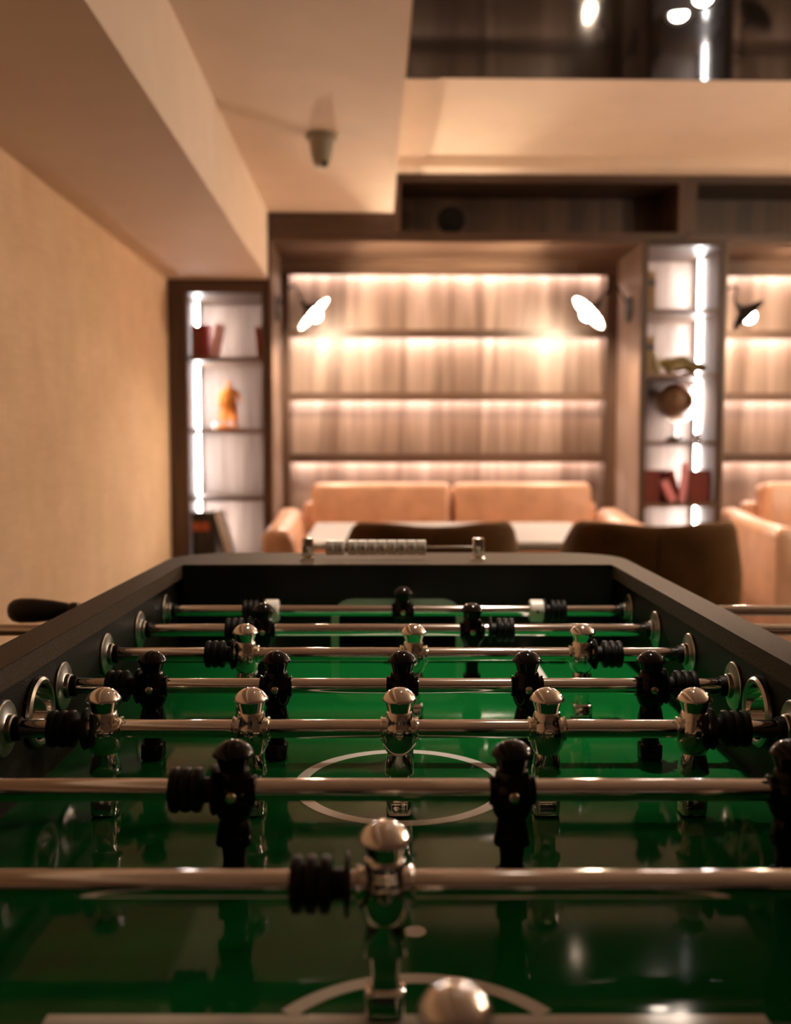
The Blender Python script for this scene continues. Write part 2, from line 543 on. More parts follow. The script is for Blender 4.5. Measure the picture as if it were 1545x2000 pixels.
sconce(-0.349, 5.62, 1.885, 1, -0.583, 'black wall lamp with tilted white disc shade, beside the statue tower')
sconce(1.228, 5.62, 1.895, -1, 1.523, 'black wall lamp facing the sofa, beside the globe tower')
sconce(2.145, 5.62, 1.885, 1, 2.017, 'black wall lamp seen from behind at the picture edge')
sconce(1.228 + PITCH, 5.62, 1.895, -1, 1.523 + PITCH, 'black wall lamp outside the picture at the far end of the right bay')

# ------------------------------------------------------------------ ceiling fittings
def downlight(u, v, z, watts, label, tiltx=0.0, tilty=0.0, angle=100, proud=.0):
    t = rthing('downlight', u, v, z, label, 'ceiling light', 'recessed ceiling downlights')
    mt = Matrix.Rotation(tiltx, 4, 'X') @ Matrix.Rotation(tilty, 4, 'Y')
    MB().lathe([(-.001, .05), (-.008, .05), (-.01, .044), (-.004, .036), (-.002, .001)], 28, 'z', cap=False).xf(mt).build('ring', 'black_metal', t, smooth=35)
    MB().lathe([(-.006, .034), (-.009, .030), (-.011, .001)], 24, 'z', cap=False).xf(mt).build('lens', 'spot_lens', t, smooth=60)
    ld = bpy.data.lights.new('downlight_lamp', 'SPOT')
    ld.energy = watts
    ld.color = (1.0, 0.82, 0.66)
    ld.spot_size = math.radians(angle)
    ld.spot_blend = 0.8
    ld.shadow_soft_size = .03
    lo = bpy.data.objects.new('downlight_lamp', ld)
    COL.objects.link(lo)
    lo.parent = t
    lo.matrix_local = mt @ Matrix.Translation((0, 0, -.016))
    return t

downlight(1.115, 3.66, ZC - .006, SPOT_W * 0.06, 'small round spotlight in the mirrored ceiling', -.4, .1)
downlight(1.16, 3.53, ZC - .006, SPOT_W * 0.06, 'small round spotlight at the picture top in the mirrored ceiling', -.4, .1)
downlight(.34, 1.52, ZC, SPOT_W * 2.1, 'ceiling downlight outside the picture over the football table', angle=46)  # unseen lamp added to bring out the green of the far field

PZ = 2.05
def pendant(u, v, label):  # unseen lamps added to brighten ceiling, walls and rods
    t = rthing('pendant_lamp', u, v, PZ, label, 'pendant lamp', 'globe pendant lamps outside the picture')
    MB().lathe([(ZC - PZ - .02, .05), (ZC - PZ, .05)], 24).build('ceiling_rose', 'black_metal', t, smooth=40)
    MB().lathe([(.10, .003), (ZC - PZ - .02, .003)], 8).build('cable', 'black_metal', t, smooth=60)
    MB().lathe([(.075, .026), (.105, .026), (.112, .006)], 20).build('cap', 'black_metal', t, smooth=40)
    MB().lathe([(-.085 * math.cos(a), max(.001, .085 * math.sin(a))) for a in [x * PI / 16 for x in range(17)]], 28).build('globe_shade', 'pendant_glass', t, smooth=60)
    return t
for k, (u, v) in enumerate(((3.2, 2.1), (3.0, 3.5))):
    pendant(u, v, ['glowing globe pendant outside the picture, right of the football table', 'glowing globe pendant nearest the shelving wall, outside the picture'][k])

dt = rthing('ceiling_detector', -0.224, 4.214, ZS, 'round grey detector hanging from the lowered ceiling box', 'detector')
MB().lathe([(0, .068), (-.012, .070), (-.02, .064), (-.024, .055)], 28).build('base_plate', 'stone_grey', dt, smooth=35)
MB().lathe([(-.022, .054), (-.07, .047), (-.11, .038), (-.13, .030), (-.138, .001)], 28).build('housing', 'stone_grey', dt, smooth=40)
MB().lathe([(-.012, .001), (-.008, .009), (0, .012), (.01, .012)], 14).xf(Matrix.Translation((.016, -.028, -.128))).build('sensor_eye', 'lens_black', dt, smooth=50)

sp = rthing('speaker', 0.441, 5.72, 2.342, 'round black speaker in the dark open header cabinet', 'speaker')
MB().lathe([(.01, .055), (0.0, .074), (-.012, .078), (-.02, .074), (-.024, .066)], 32, 'y', (0, 0, .09)).build('housing', 'matt_black', sp, smooth=40)
MB().lathe([(-.020, .064), (-.012, .04), (-.006, .022), (-.012, .018), (-.016, .001)], 28, 'y', (0, 0, .09), cap=False).build('cone', 'matt_black', sp, smooth=50)
MB().box(-.04, .04, -.02, .03, 0, .014).build('foot', 'black_metal', sp, bevel=0.003)

# ------------------------------------------------------------------ sofas
def sofa(u, label):
    t = rthing('sofa', u, 4.93, 0, label, 'sofa', 'tan leather sofas in the shelving bays')
    W, aw = 1.02, .155
    MB().box(-W + .02, W - .02, .06, .86, .12, .30).build('base', 'leather', t, smooth=40, bevel=.02)
    for x in (-W + .08, W - .08):
        for y in (.1, .82):
            MB().lathe([(0, .014), (.125, .02)], 12, 'z', (x, y, 0)).build('leg', 'black_metal', t, smooth=40)
    for s in (-1, 1):
        poly = []
        # section of an arm: outer face upright, flat top, broad inner curve
        pts = [(W, .10), (W, .655), (W - .012, .69), (W - .04, .705), (W - .095, .705), (W - .125, .695), (W - .15, .665), (W - .168, .61), (W - .185, .50), (W - .195, .40), (W - .195, .10)]
        m = MB()
        rows = []
        for y, dz in ((0.0, 0.0), (.015, .006), (.3, .016), (.6, .034), (.83, .058), (.85, .055)):
            e = .012 if y in (0.0, .85) else 0
            rows.append([((px - (e if i < 4 else -e)) * s, y, pz + (dz - e if pz > .3 else 0)) for i, (px, pz) in enumerate(pts)])
        n = len(pts)
        vs = [p for r in rows for p in r]
        fs = []
        for i in range(len(rows) - 1):
            for k in range(n):
                a, b = i * n + k, i * n + (k + 1) % n
                fs.append((a, b, b + n, a + n))
        fs.append(tuple(range(n)))
        fs.append(tuple((len(rows) - 1) * n + k for k in range(n)))
        m.add(vs, fs).build('arm', 'leather', t, smooth=50)
    for s in (-1, 1):
        x0, x1 = (-W + aw + .03, -.004) if s < 0 else (.004, W - aw - .03)
        MB().box(x0, x1, .04, .66, .30, .46).build('seat_cushion', 'leather', t, smooth=60, bevel=.05, bseg=4)
        x0, x1 = (-.81, -.005) if s < 0 else (.005, .81)
        bc = MB().box(x0, x1, 0, .20, 0, .50).xf(Matrix.Translation((0, .60, .43)) @ Matrix.Rotation(-.12, 4, 'X'))
        bc.build('back_cushion', 'leather', t, smooth=60, bevel=.045, bseg=4)
    MB().box(-W + .15, W - .15, .80, .92, .12, .80).build('back_frame', 'leather', t, smooth=60, bevel=.03, bseg=3)
    return t

sofa(0.445, 'tan leather sofa with two back cushions under the middle shelves')
sofa(3.075, 'tan leather sofa cut off by the picture edge')

# ------------------------------------------------------------------ dining table and tub chairs
tb = rthing('dining_table', 0.35, 4.44, 0, 'white topped dining table between the sofa and the velvet chairs', 'table')
MB().box(-.65, .65, -.5, .5, .715, .745).build('table_top', 'white_top', tb, bevel=.006)
MB().box(-.50, .50, -.36, .36, .69, .715).build('apron', 'black_metal', tb, bevel=.003)
MB().rings([(0.02, .045, .045, 2), (.69, .045, .045, 2)], 20).build('column', 'black_metal', tb, smooth=40)
MB().lathe([(0, .29), (.012, .29), (.02, .27), (.024, .05)], 36).build('foot_plate', 'black_metal', tb, smooth=30)

def tub_chair(u, v, rz, label):
    t = rthing('tub_chair', u, v, 0, label, 'chair', 'brown velvet tub chairs at the white table', rz)
    NS, NZ = 36, 12
    def top(f):
        a = abs(f)
        x = min(1, max(0, (a - .50) / .35))
        x = x * x * (3 - 2 * x)
        dip = .012 * math.exp(-(f / .12) ** 2)
        return .868 - dip - .20 * x
    def pt(f, k, off):
        """f -1..1 along the U, k 0..1 up, off = inward offset"""
        ph = f * math.radians(118)
        zt = top(f)
        z = .40 + (zt - .40) * k
        q = (z - .40) / .47
        wid = .335 + .012 * math.sin(PI * min(1, q * 1.15)) - .018 * max(0, q - .6) / .4
        wid -= .05 * max(0, 1 - q / .35) ** 2
        dep = .27 + .05 * q - .06 * max(0, 1 - q / .35) ** 2
        n = 2.9
        sx, cx = math.sin(ph), math.cos(ph)
        x = (wid - off) * math.copysign(abs(sx) ** (2 / n), sx)
        y = -(dep - off) * math.copysign(abs(cx) ** (2 / n), cx)
        if cx < 0:
            y = -(dep - off) * cx * 1.25
        return (x, y, z)
    vs, fs = [], []
    cols = []
    for i in range(NS + 1):
        f = -1 + 2 * i / NS
        loop = [pt(f, k / NZ * .95, 0) for k in range(NZ + 1)]
        loop += [pt(f, .985, .008), pt(f, 1.0, .025), pt(f, .985, .045)]
        loop += [pt(f, k / NZ * .95, .055) for k in range(NZ, -1, -1)]
        cols.append(loop)
    L = len(cols[0])
    for c in cols:
        vs += c
    for i in range(NS):
        for k in range(L):
            a, b = i * L + k, i * L + (k + 1) % L
            fs.append((a, b, b + L, a + L))
    fs.append(tuple(range(L)))
    fs.append(tuple(NS * L + k for k in range(L)))
    MB().add(vs, fs).build('backrest', 'velvet', t, smooth=50)
    seam = [Vector(pt(0, k / 14, 0)) + Vector((0, -.001, 0)) for k in range(14)]
    MB().tube(seam, .0022, 6).build('back_seam', 'seam', t, smooth=60)
    MB().rings([(.38, .20, .20, 3), (.40, .235, .235, 3.2), (.45, .275, .25, 3.2), (.475, .27, .245, 3.2), (.485, .21, .215, 3)], 36).build('seat', 'velvet', t, smooth=60)
    for x in (-1, 1):
        for y in (-1, 1):
            MB().tube([(.165 * x, .165 * y, .40), (.215 * x, .215 * y, 0.0)], [.016, .009], 10).build('leg', 'black_metal', t, smooth=40)
    return t

tub_chair(0.205, 3.70, 0.03, 'brown velvet tub chair behind the score counter')
tub_chair(1.035, 3.70, -0.10, 'brown velvet tub chair nearest the picture edge, beside the rail corner')

# ------------------------------------------------------------------ shelf contents
def book(u, v, z, w, h, d, color, label, lean=0.0, band=None, group='books in the shelf towers', cat='book'):
    """spine faces the room; u = left edge at the foot"""
    key = 'cover_%02x%02x%02x' % tuple(int(c * 255) for c in color)
    if key not in M:
        M[key] = plain(key, color, 0.45, noise=0.15, scale=40)
    t = rthing('book', u, v, z, label, cat, group)
    c = .0025
    m = MB().box(0, w, 0, c, 0, h).box(0, c, c, d, 0, h).box(w - c, w, c, d, 0, h)
    p = MB().box(c, w - c, c + .001, d - .004, .003, h - .004)
    rot = Matrix.Rotation(lean, 4, 'Y')
    if lean > 0:      # leans to the right: keep its lower right corner on the board
        rot = Matrix.Translation((0, 0, w * math.sin(lean))) @ rot
    m.xf(rot).build('cover', key, t)
    p.xf(rot).build('pages', 'paper', t)
    if band:
        k2 = 'band_%02x%02x%02x' % tuple(int(x * 255) for x in band)
        if k2 not in M:
            M[k2] = plain(k2, band, 0.4, noise=0.1, scale=60)
        MB().box(.002, w - .002, -.0008, 0, h * .62, h * .80).xf(rot).build('spine_label', k2, t)
    return t

ST = 'in the tower by the woven wall'
z1 = 1.629 + .012
book(-1.060, 5.70, z1, .034, .185, .13, (.25, .055, .03), 'rust red book at the wall end of the upper book shelf')
book(-1.024, 5.70, z1, .030, .185, .13, (.22, .03, .025), 'dark red book, second from the wall, top shelf ' + ST)
book(-0.992, 5.70, z1, .028, .192, .13, (.36, .04, .035), 'bright red book, third from the wall, top shelf ' + ST)
book(-0.958, 5.70, z1, .038, .198, .13, (1.0, .56, .60), 'pink leaning book on the top shelf beside red books', lean=.2)
book(-0.680, 5.70, z1, .034, .180, .13, (.26, .05, .03), 'single rust red book at the bay end of the upper book shelf', lean=-.07)
z1 = .45 + .012
book(-1.064, 5.66, z1, .050, .285, .18, (.02, .014, .014), 'black book with orange label at the wall end of the low shelf', band=(.55, .12, .03))
book(-1.011, 5.66, z1, .045, .285, .18, (.025, .016, .016), 'black book with orange label, second from the wall, low shelf', band=(.50, .10, .03))
book(-0.963, 5.66, z1, .030, .275, .18, (.02, .016, .018), 'plain black book upright on the low shelf by the wall')
book(-0.885, 5.66, z1, .022, .29, .18, (.03, .02, .022), 'black book leaning on the upright black books', lean=-.25)
book(-0.858, 5.66, z1, .030, .292, .18, (.88, .88, .95), 'pale grey book leaning on the black leaning book', lean=-.26)

SG = 'in the globe tower'
z1 = 1.907 + .012
book(1.568, 5.66, z1, .052, .215, .15, (.22, .12, .03), 'ochre book on the topmost shelf ' + SG, band=(.03, .025, .015))
z1 = 1.538 + .012
book(1.568, 5.66, z1, .050, .215, .15, (.24, .15, .03), 'ochre book on the shelf above the globe', band=(.03, .025, .015))
book(1.660, 5.68, z1, .014, .12, .10, (.75, .68, .50), 'small cream leaning booklet beside the ochre book', lean=-.3)
z1 = .788 + .012
cols = [(.20, .03, .018), (.22, .035, .02), (.19, .025, .018)]
names = ['first', 'second', 'third']
for i in range(3):
    book(1.569 + i * .033, 5.66, z1, .031, .19, .14, cols[i], '%s dark red book from the sofa side on the red book shelf' % names[i])
book(1.728, 5.64, z1, .040, .135, .12, (1.0, .36, .42), 'small pink book leaning among the dark red books', lean=-.45)
book(1.792, 5.70, z1, .026, .19, .12, (.24, .04, .025), 'dark red book leaning at the back of the red book shelf', lean=-.3)
for i in range(4):
    book(1.84 + i * .033, 5.66, z1, .031, .19, .14, cols[i % 3], '%s dark red book right of the pink books' % ['first', 'second', 'third', 'fourth'][i])
book(1.784, 5.665, z1, .034, .235, .03, (1.0, .40, .46), 'tall thin pink booklet standing between the dark red books', lean=.10)

book(1.690, 5.84, z1, .036, .185, .13, (.20, .03, .018), 'dark red book standing behind the small pink leaning book')
book(1.735, 5.84, z1, .036, .185, .13, (.21, .032, .02), 'dark red book standing behind the leaning dark red book')
# amber statue
st = rthing('statue', -0.884, 5.945, 1.217 + .012, 'amber carved statue of a cloaked standing figure', 'statue')
MB().rings([(0, .062, .045, 5), (.014, .062, .045, 5), (.02, .054, .038, 5)], 28).build('plinth', 'amber', st, smooth=40)
def skin_mesh(name, verts, edges, mat, parent, sub=2, root=0):
    me = bpy.data.meshes.new(name)
    me.from_pydata([v[:3] for v in verts], edges, [])
    o = bpy.data.objects.new(name, me)
    COL.objects.link(o)
    md = o.modifiers.new('skin', 'SKIN')
    for i, v in enumerate(verts):
        me.skin_vertices[0].data[i].radius = (v[3], v[4] if len(v) > 4 else v[3])
    me.skin_vertices[0].data[root].use_root = True
    sb = o.modifiers.new('sub', 'SUBSURF')
    sb.levels = sub
    sb.render_levels = sub
    dg = bpy.context.evaluated_depsgraph_get()
    nm = bpy.data.meshes.new_from_object(o.evaluated_get(dg))
    bpy.data.objects.remove(o)
    nm.polygons.foreach_set('use_smooth', [True] * len(nm.polygons))
    return link(name, nm, mat, parent)
sv = [(0, 0, .125, .032, .022), (0, 0, .175, .042, .026), (0, 0, .225, .050, .024), (0, 0, .255, .012), (0, -.004, .275, .018, .02), (0, -.002, .30, .013),
      (-.022, 0, .11, .017), (-.028, -.005, .065, .014), (-.032, 0, .022, .012), (-.034, -.014, .020, .010),
      (.022, 0, .11, .017), (.03, -.008, .065, .014), (.036, 0, .022, .012), (.038, -.014, .020, .010),
      (-.046, 0, .222, .014), (-.056, -.01, .17, .012), (-.045, -.022, .13, .010),
      (.046, 0, .222, .014), (.068, -.006, .205, .011), (.066, -.012, .16, .010)]
se = [(0, 1), (1, 2), (2, 3), (3, 4), (4, 5), (0, 6), (6, 7), (7, 8), (8, 9), (0, 10), (10, 11), (11, 12), (12, 13), (2, 14), (14, 15), (15, 16), (2, 17), (17, 18), (18, 19)]
skin_mesh('figure', sv, se, 'amber', st)
ck = []
for i in range(9):
    a = PI * (0.15 + .7 * i / 8)
    for k in range(7):
        z = .245 - .185 * k / 6
        r = .040 + .022 * (k / 6)
        ck.append((-.008 + r * 1.12 * math.cos(a), .012 + r * .55 * math.sin(a), z))
for i in range(9):
    a = PI * (0.15 + .7 * i / 8)
    for k in range(7):
        z = .243 - .180 * k / 6
        r = .035 + .022 * (k / 6)
        ck.append((-.008 + r * 1.12 * math.cos(a), .012 + r * .55 * math.sin(a), z))
cf = []
for i in range(8):
    for k in range(6):
        a = i * 7 + k
        cf.append((a, a + 1, a + 8, a + 7))
        cf.append((a + 63, a + 70, a + 71, a + 64))
for k in range(6):
    cf.append((k, k + 63, k + 64, k + 1))
    b = 56 + k
    cf.append((b, b + 1, b + 64, b + 63))
for i in range(8):
    a = i * 7
    cf.append((a, a + 7, a + 70, a + 63))
    b = i * 7 + 6
    cf.append((b, b + 63, b + 70, b + 7))
MB().add(ck, cf).build('cloak', 'amber', st, smooth=60)

bl = rthing('glass_ball', -0.965, 5.935, 1.217 + .012, 'small shiny white ball on a ring in front of the amber statue', 'ornament')
MB().lathe([(.006 + .02 - .02 * math.cos(a), max(.0005, .02 * math.sin(a))) for a in [x * PI / 12 for x in range(13)]], 20).build('ball', 'shade_white', bl, smooth=60)
MB().lathe([(0, .014), (.004, .015), (.008, .012)], 20).build('ring_stand', 'chrome', bl, smooth=40)

# globe
gl = rthing('globe', 1.845, 5.955, 1.147 + .012, 'brown desk globe in a chrome ring on a dark base', 'globe')
GC, GR = Vector((0, 0, .245)), .112
MB().lathe([(GR * math.sin(a), max(.0005, GR * math.cos(a))) for a in [-PI / 2 + x * PI / 20 for x in range(21)]], 36).xf(Matrix.Translation(GC) @ Matrix.Rotation(.4, 4, 'Y')).build('sphere', 'globe', gl, smooth=60)
ring = [(GC.x + .125 * math.cos(a), 0, GC.z + .125 * math.sin(a)) for a in [math.radians(-200 + 9 * k) for k in range(28)]]
MB().tube(ring, .006, 8).build('meridian_ring', 'chrome', gl, smooth=60)
MB().lathe([(.03, .014), (.06, .010), (.09, .012), (.122, .008)], 18).build('stem', 'chrome', gl, smooth=50)
MB().lathe([(0, .062), (.006, .064), (.02, .05), (.032, .016)], 28).build('base', 'black_gloss', gl, smooth=40)
pb = rthing('chrome_ball', 1.905, 5.72, 1.147 + .012, 'small chrome ball beside the globe base', 'ornament')
MB().lathe([(.006 + .024 - .024 * math.cos(a), max(.0005, .024 * math.sin(a))) for a in [x * PI / 12 for x in range(13)]], 20).build('ball', 'chrome', pb, smooth=60)
MB().lathe([(0, .014), (.004, .015), (.010, .012)], 20).build('ring_stand', 'black_metal', pb, smooth=40)

# olive animal ornament on the shelf above the globe
ol = rthing('animal_ornament', 1.79, 5.76, 1.538 + .012, 'low olive bronze animal ornament lying on the shelf above the globe', 'ornament')
av = [(0, 0, .042, .030, .026), (.05, 0, .046, .034, .03), (.10, 0, .040, .026), (.145, .005, .032, .018), (.17, .01, .028, .012),
      (-.05, 0, .044, .026), (-.085, 0, .054, .022), (-.12, -.005, .050, .016), (-.14, -.005, .046, .010),
      (-.045, -.03, .02, .012), (-.06, -.045, .009, .009), (.08, -.03, .02, .013), (.065, -.045, .009, .009),
      (-.045, .03, .02, .012), (-.06, .045, .009, .009), (.08, .03, .02, .013), (.065, .045, .009, .009)]
av = [(v[0] * 1.05, v[1], v[2] * 1.35, v[3] * 1.3) for v in av]
ae = [(0, 1), (1, 2), (2, 3), (3, 4), (0, 5), (5, 6), (6, 7), (7, 8), (5, 9), (9, 10), (2, 11), (11, 12), (5, 13), (13, 14), (2, 15), (15, 16)]
ob = skin_mesh('body', av, ae, 'olive', ol)
MB().tube([(-.02 + .025 * k, 0, .104 - .004 * abs(k - 2)) for k in range(6)], [.004, .010, .012, .010, .007, .003], 8).build('back_ridge', 'olive', ol, smooth=60)

# ------------------------------------------------------------------ football table
TX, TY = 0.003, 0.909
ROD_Z, FIELD_Z, RAIL_Z = 0.901, 0.825, 0.960
WALL, LIP, OUT = 0.345, 0.337, 0.376
HL_LIP, HL_WALL, HL_OUT = 0.606, 0.613, 0.771
HL_FACE = 0.605
CAP_T = 0.021
ft = tag(empty('football_table', (TX, TY, 0)), 'black table football cabinet with glossy green playing field', 'football table')

def rrect(hx, hy, r, n=8):
    pts = []
    for cx, cy, a0 in ((hx - r, hy - r, 0), (-hx + r, hy - r, 90), (-hx + r, -hy + r, 180), (hx - r, -hy + r, 270)):
        for k in range(n + 1):
            a = math.radians(a0 + 90 * k / n)
            pts.append((cx + r * math.cos(a), cy + r * math.sin(a)))
    return pts

def frame_mesh(outer, inner, z0, z1, ch=0.0015):
    """ring between an outer and an inner outline with the same point count, edges eased by ch"""
    n = len(outer)
    def off(pts, d):
        o = []
        for x, y in pts:
            o.append((x - math.copysign(d, x), y - math.copysign(d, y)))
        return o
    loops = [[(x, y, z0) for x, y in outer], [(x, y, z1 - ch) for x, y in outer], [(x, y, z1) for x, y in off(outer, ch)],
             [(x, y, z1) for x, y in off(inner, -ch)], [(x, y, z1 - ch) for x, y in inner], [(x, y, z0) for x, y in inner]]
    vs = [p for l in loops for p in l]
    fs = []
    for i in range(6):
        j = (i + 1) % 6
        for k in range(n):
            q = (k + 1) % n
            fs.append((i * n + k, i * n + q, j * n + q, j * n + k))
    return MB().add(vs, fs)

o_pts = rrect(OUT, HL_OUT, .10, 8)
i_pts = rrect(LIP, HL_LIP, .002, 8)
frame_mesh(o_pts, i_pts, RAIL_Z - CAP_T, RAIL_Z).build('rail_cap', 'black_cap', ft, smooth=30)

def cut(o, cutter):
    md = o.modifiers.new('cut', 'BOOLEAN')
    md.object = cutter
    md.operation = 'DIFFERENCE'
    md.solver = 'EXACT'
    dg = bpy.context.evaluated_depsgraph_get()
    nm = bpy.data.meshes.new_from_object(o.evaluated_get(dg))
    o.modifiers.remove(md)
    o.data = nm
    bpy.data.objects.remove(cutter)

CUP_Z, CUP_R = 0.895, 0.0265
CZ0 = 0.60
for s in (-1, 1):
    sd = MB().box(min(s * WALL, s * (OUT - .004)), max(s * WALL, s * (OUT - .004)), -HL_OUT + .10, HL_OUT - .10, CZ0, RAIL_Z - CAP_T).build('side_panel', 'black_lam', ft)
    bpy.context.view_layer.update()
    cu = MB().lathe([(-.02, CUP_R), (.0, CUP_R), (.012, CUP_R)], 36, 'x', (s * (WALL + .006), 0, CUP_Z)).build('cup_cutter', 'black_lam', ft)
    bpy.context.view_layer.update()
    cut(sd, cu)
    # ball entry cup: chrome rim and dished throat
    b = MB().lathe([(.0055, .0260), (.0, .0258), (-.010, .0255), (-.0165, .024), (-.0172, .001)], 40, 'x', cap=False)
    b.xf(Matrix.Translation((s * WALL, 0, CUP_Z)) @ Matrix.Rotation(PI if s > 0 else 0, 4, 'Z'))
    bc_ = b.build('ball_cup', 'chrome', ft, smooth=35)
    rim = MB().lathe([(.0, .0315), (.003, .0335), (.006, .0330), (.0080, .0305), (.0075, .0275), (.0050, .0259)], 40, 'x', cap=False)
    rim.xf(Matrix.Translation((s * WALL, 0, CUP_Z)) @ Matrix.Rotation(PI if s > 0 else 0, 4, 'Z')).build('rim', 'satin', bc_, smooth=35)
ends = []
for s in (-1, 1):
    ep = MB().box(-LIP + .0005, LIP - .0005, min(s * HL_FACE, s * (HL_OUT - .10)), max(s * HL_FACE, s * (HL_OUT - .10)), CZ0, RAIL_Z - .0035).build('end_panel', 'black_lam', ft)
    bpy.context.view_layer.update()
    poly = [(-.095, .80), (.095, .80), (.095, .872)] + [(.070 + .025 * math.cos(a), .872 + .025 * math.sin(a)) for a in [x * PI / 12 for x in range(1, 7)]] + \
           [(-.070 - .025 * math.sin(a), .872 + .025 * math.cos(a)) for a in [x * PI / 12 for x in range(0, 7)]]
    y0 = s * (HL_FACE - .01)
    y1 = s * (HL_FACE + .058)
    cu = MB().prism(poly, min(y0, y1), max(y0, y1), 'xz').build('goal_cutter', 'black_lam', ft)
    bpy.context.view_layer.update()
    cut(ep, cu)
    # goal frame: flat satin band round the opening
    path = [(-.098, FIELD_Z + .001), (-.098, .872)] + [(-.070 - .028 * math.cos(a), .872 + .028 * math.sin(a)) for a in [x * PI / 12 for x in range(1, 7)]]
    path += [(-x, z) for x, z in reversed(path)]
    band = MB()
    prev = []
    vs, fs = [], []
    for i, (x, z) in enumerate(path):
        a, c = path[max(i - 1, 0)], path[min(i + 1, len(path) - 1)]
        d = Vector((c[0] - a[0], c[1] - a[1])).normalized()
        nrm = Vector((-d.y, d.x))
        for wv in (-.006, .006):
            for yy in (HL_FACE - .0003, HL_FACE - .004):
                vs.append((x + nrm.x * wv, s * yy, z + nrm.y * wv))
    for i in range(len(path) - 1):
        a, b2 = i * 4, i * 4 + 4
        for k, l in ((0, 1), (1, 3), (3, 2), (2, 0)):
            fs.append((a + k, a + l, b2 + l, b2 + k))
    fs.append((0, 1, 3, 2))
    e = (len(path) - 1) * 4
    fs.append((e, e + 1, e + 3, e + 2))
    band.add(vs, fs).build('goal_frame', 'satin', ft, smooth=30)
# rounded corner posts of the cabinet, floor under the field, field
for sx in (-1, 1):
    for sy in (-1, 1):
        r = .096
        cx, cy = sx * (OUT - .004 - r), sy * (HL_OUT - .004 - r)
        pts = [(cx + sx * r * math.cos(a), cy + sy * r * math.sin(a)) for a in [x * PI / 16 for x in range(9)]]
        poly = pts + [(sx * .27, sy * (HL_OUT - .004)), (sx * .27, sy * (HL_OUT - .1)), (sx * (OUT - .004), sy * (HL_OUT - .1))]
        MB().prism(poly, CZ0, RAIL_Z - CAP_T - .0005).build('corner_post', 'black_lam', ft, smooth=30)
        MB().rings([(0.0, .045, .045, 5, sx * .30, sy * .66), (.03, .05, .05, 5, sx * .30, sy * .66), (.60, .06, .06, 5, sx * .30, sy * .66)], 24).build('leg', 'black_lam', ft, smooth=40)
    # outer end boards
for sy in (-1, 1):
    MB().box(-.272, .272, min(sy * .668, sy * .767), max(sy * .668, sy * .767), CZ0, RAIL_Z - CAP_T - .0005).build('end_board', 'black_lam', ft)
MB().box(-WALL - .002, WALL + .002, -HL_WALL - .002, HL_WALL + .002, FIELD_Z - .014, FIELD_Z).build('playing_field', 'field', ft)
MB().box(-WALL, WALL, -HL_WALL, HL_WALL, CZ0, CZ0 + .02).build('bottom_board', 'black_lam', ft)

LZ0, LZ1 = FIELD_Z, FIELD_Z + .0003
def arc_band(cx, cy, r0, r1, a0, a1, n=64):
    m = MB()
    vs, fs = [], []
    full = abs(a1 - a0) >= 2 * PI - 1e-6
    k = n if full else n + 1
    for i in range(k):
        a = a0 + (a1 - a0) * i / n
        for r in (r0, r1):
            for z in (LZ0, LZ1):
                vs.append((cx + r * math.cos(a), cy + r * math.sin(a), z))
    for i in range(n):
        p, q = i * 4, ((i + 1) % k) * 4
        for a, b in ((0, 1), (1, 3), (3, 2), (2, 0)):
            fs.append((p + a, p + b, q + b, q + a))
    return m.add(vs, fs)
CX = .003
arc_band(CX, 0, .0915, .1030, 0, 2 * PI, 96).build('centre_circle', 'white_line', ft)
for s in (-1, 1):
    yb = s * .382
    MB().box(CX - .204, CX + .204, yb - .0055, yb + .0055, LZ0, LZ1).build('penalty_line', 'white_line', ft)
    for sx in (-1, 1):
        x = CX + sx * .199
        y0, y1 = sorted((yb + s * .0057, s * HL_WALL))
        MB().box(x - .005, x + .005, y0, y1, LZ0, LZ1).build('penalty_side_line', 'white_line', ft)
    rr = .092
    cy = yb + s * .049
    a = math.asin(.0555 / rr)
    base = -PI / 2 * s
    arc_band(CX + .006, cy, rr - .0052, rr + .0052, base - (PI / 2 - a), base + (PI / 2 - a), 40).build('penalty_arc', 'white_line', ft)
    dot = [(CX + .007 + .0075 * math.cos(t), -s * -.0 + s * .282 + .0075 * math.sin(t)) for t in [x * PI / 14 for x in range(28)]]
    MB().prism(dot, LZ0, LZ1).build('penalty_spot', 'white_line', ft)

RODS_Y = [0.525 - .15 * i for i in range(7)] + [-.541]          # relative to the table centre, far to near
# bearing plates
pl = MB().lathe([(0, .0245), (.0018, .0248), (.0028, .0238), (.0040, .0135), (.0046, .0126), (.0085, .0122), (.0095, .0112), (.0095, .0085)], 36, 'x', cap=False)
pl_mesh = None
bu_mesh = None
for y in RODS_Y:
    for s in (-1, 1):
        if pl_mesh is None:
            o = pl.build('bearing_plate', 'satin', ft, smooth=35)
            pl_mesh = o.data
        else:
            o = link('bearing_plate', pl_mesh, None, ft)
        o.location = (s * WALL, y, ROD_Z)
        o.rotation_euler = (0, 0, PI if s > 0 else 0)
        if bu_mesh is None:
            b = MB().lathe([(.007, .0106), (.0135, .0106), (.0155, .0098), (.0158, .0082)], 28, 'x', cap=False).build('bushing', 'rubber', o, smooth=40)
            bu_mesh = b.data
        else:
            link('bushing', bu_mesh, None, o)

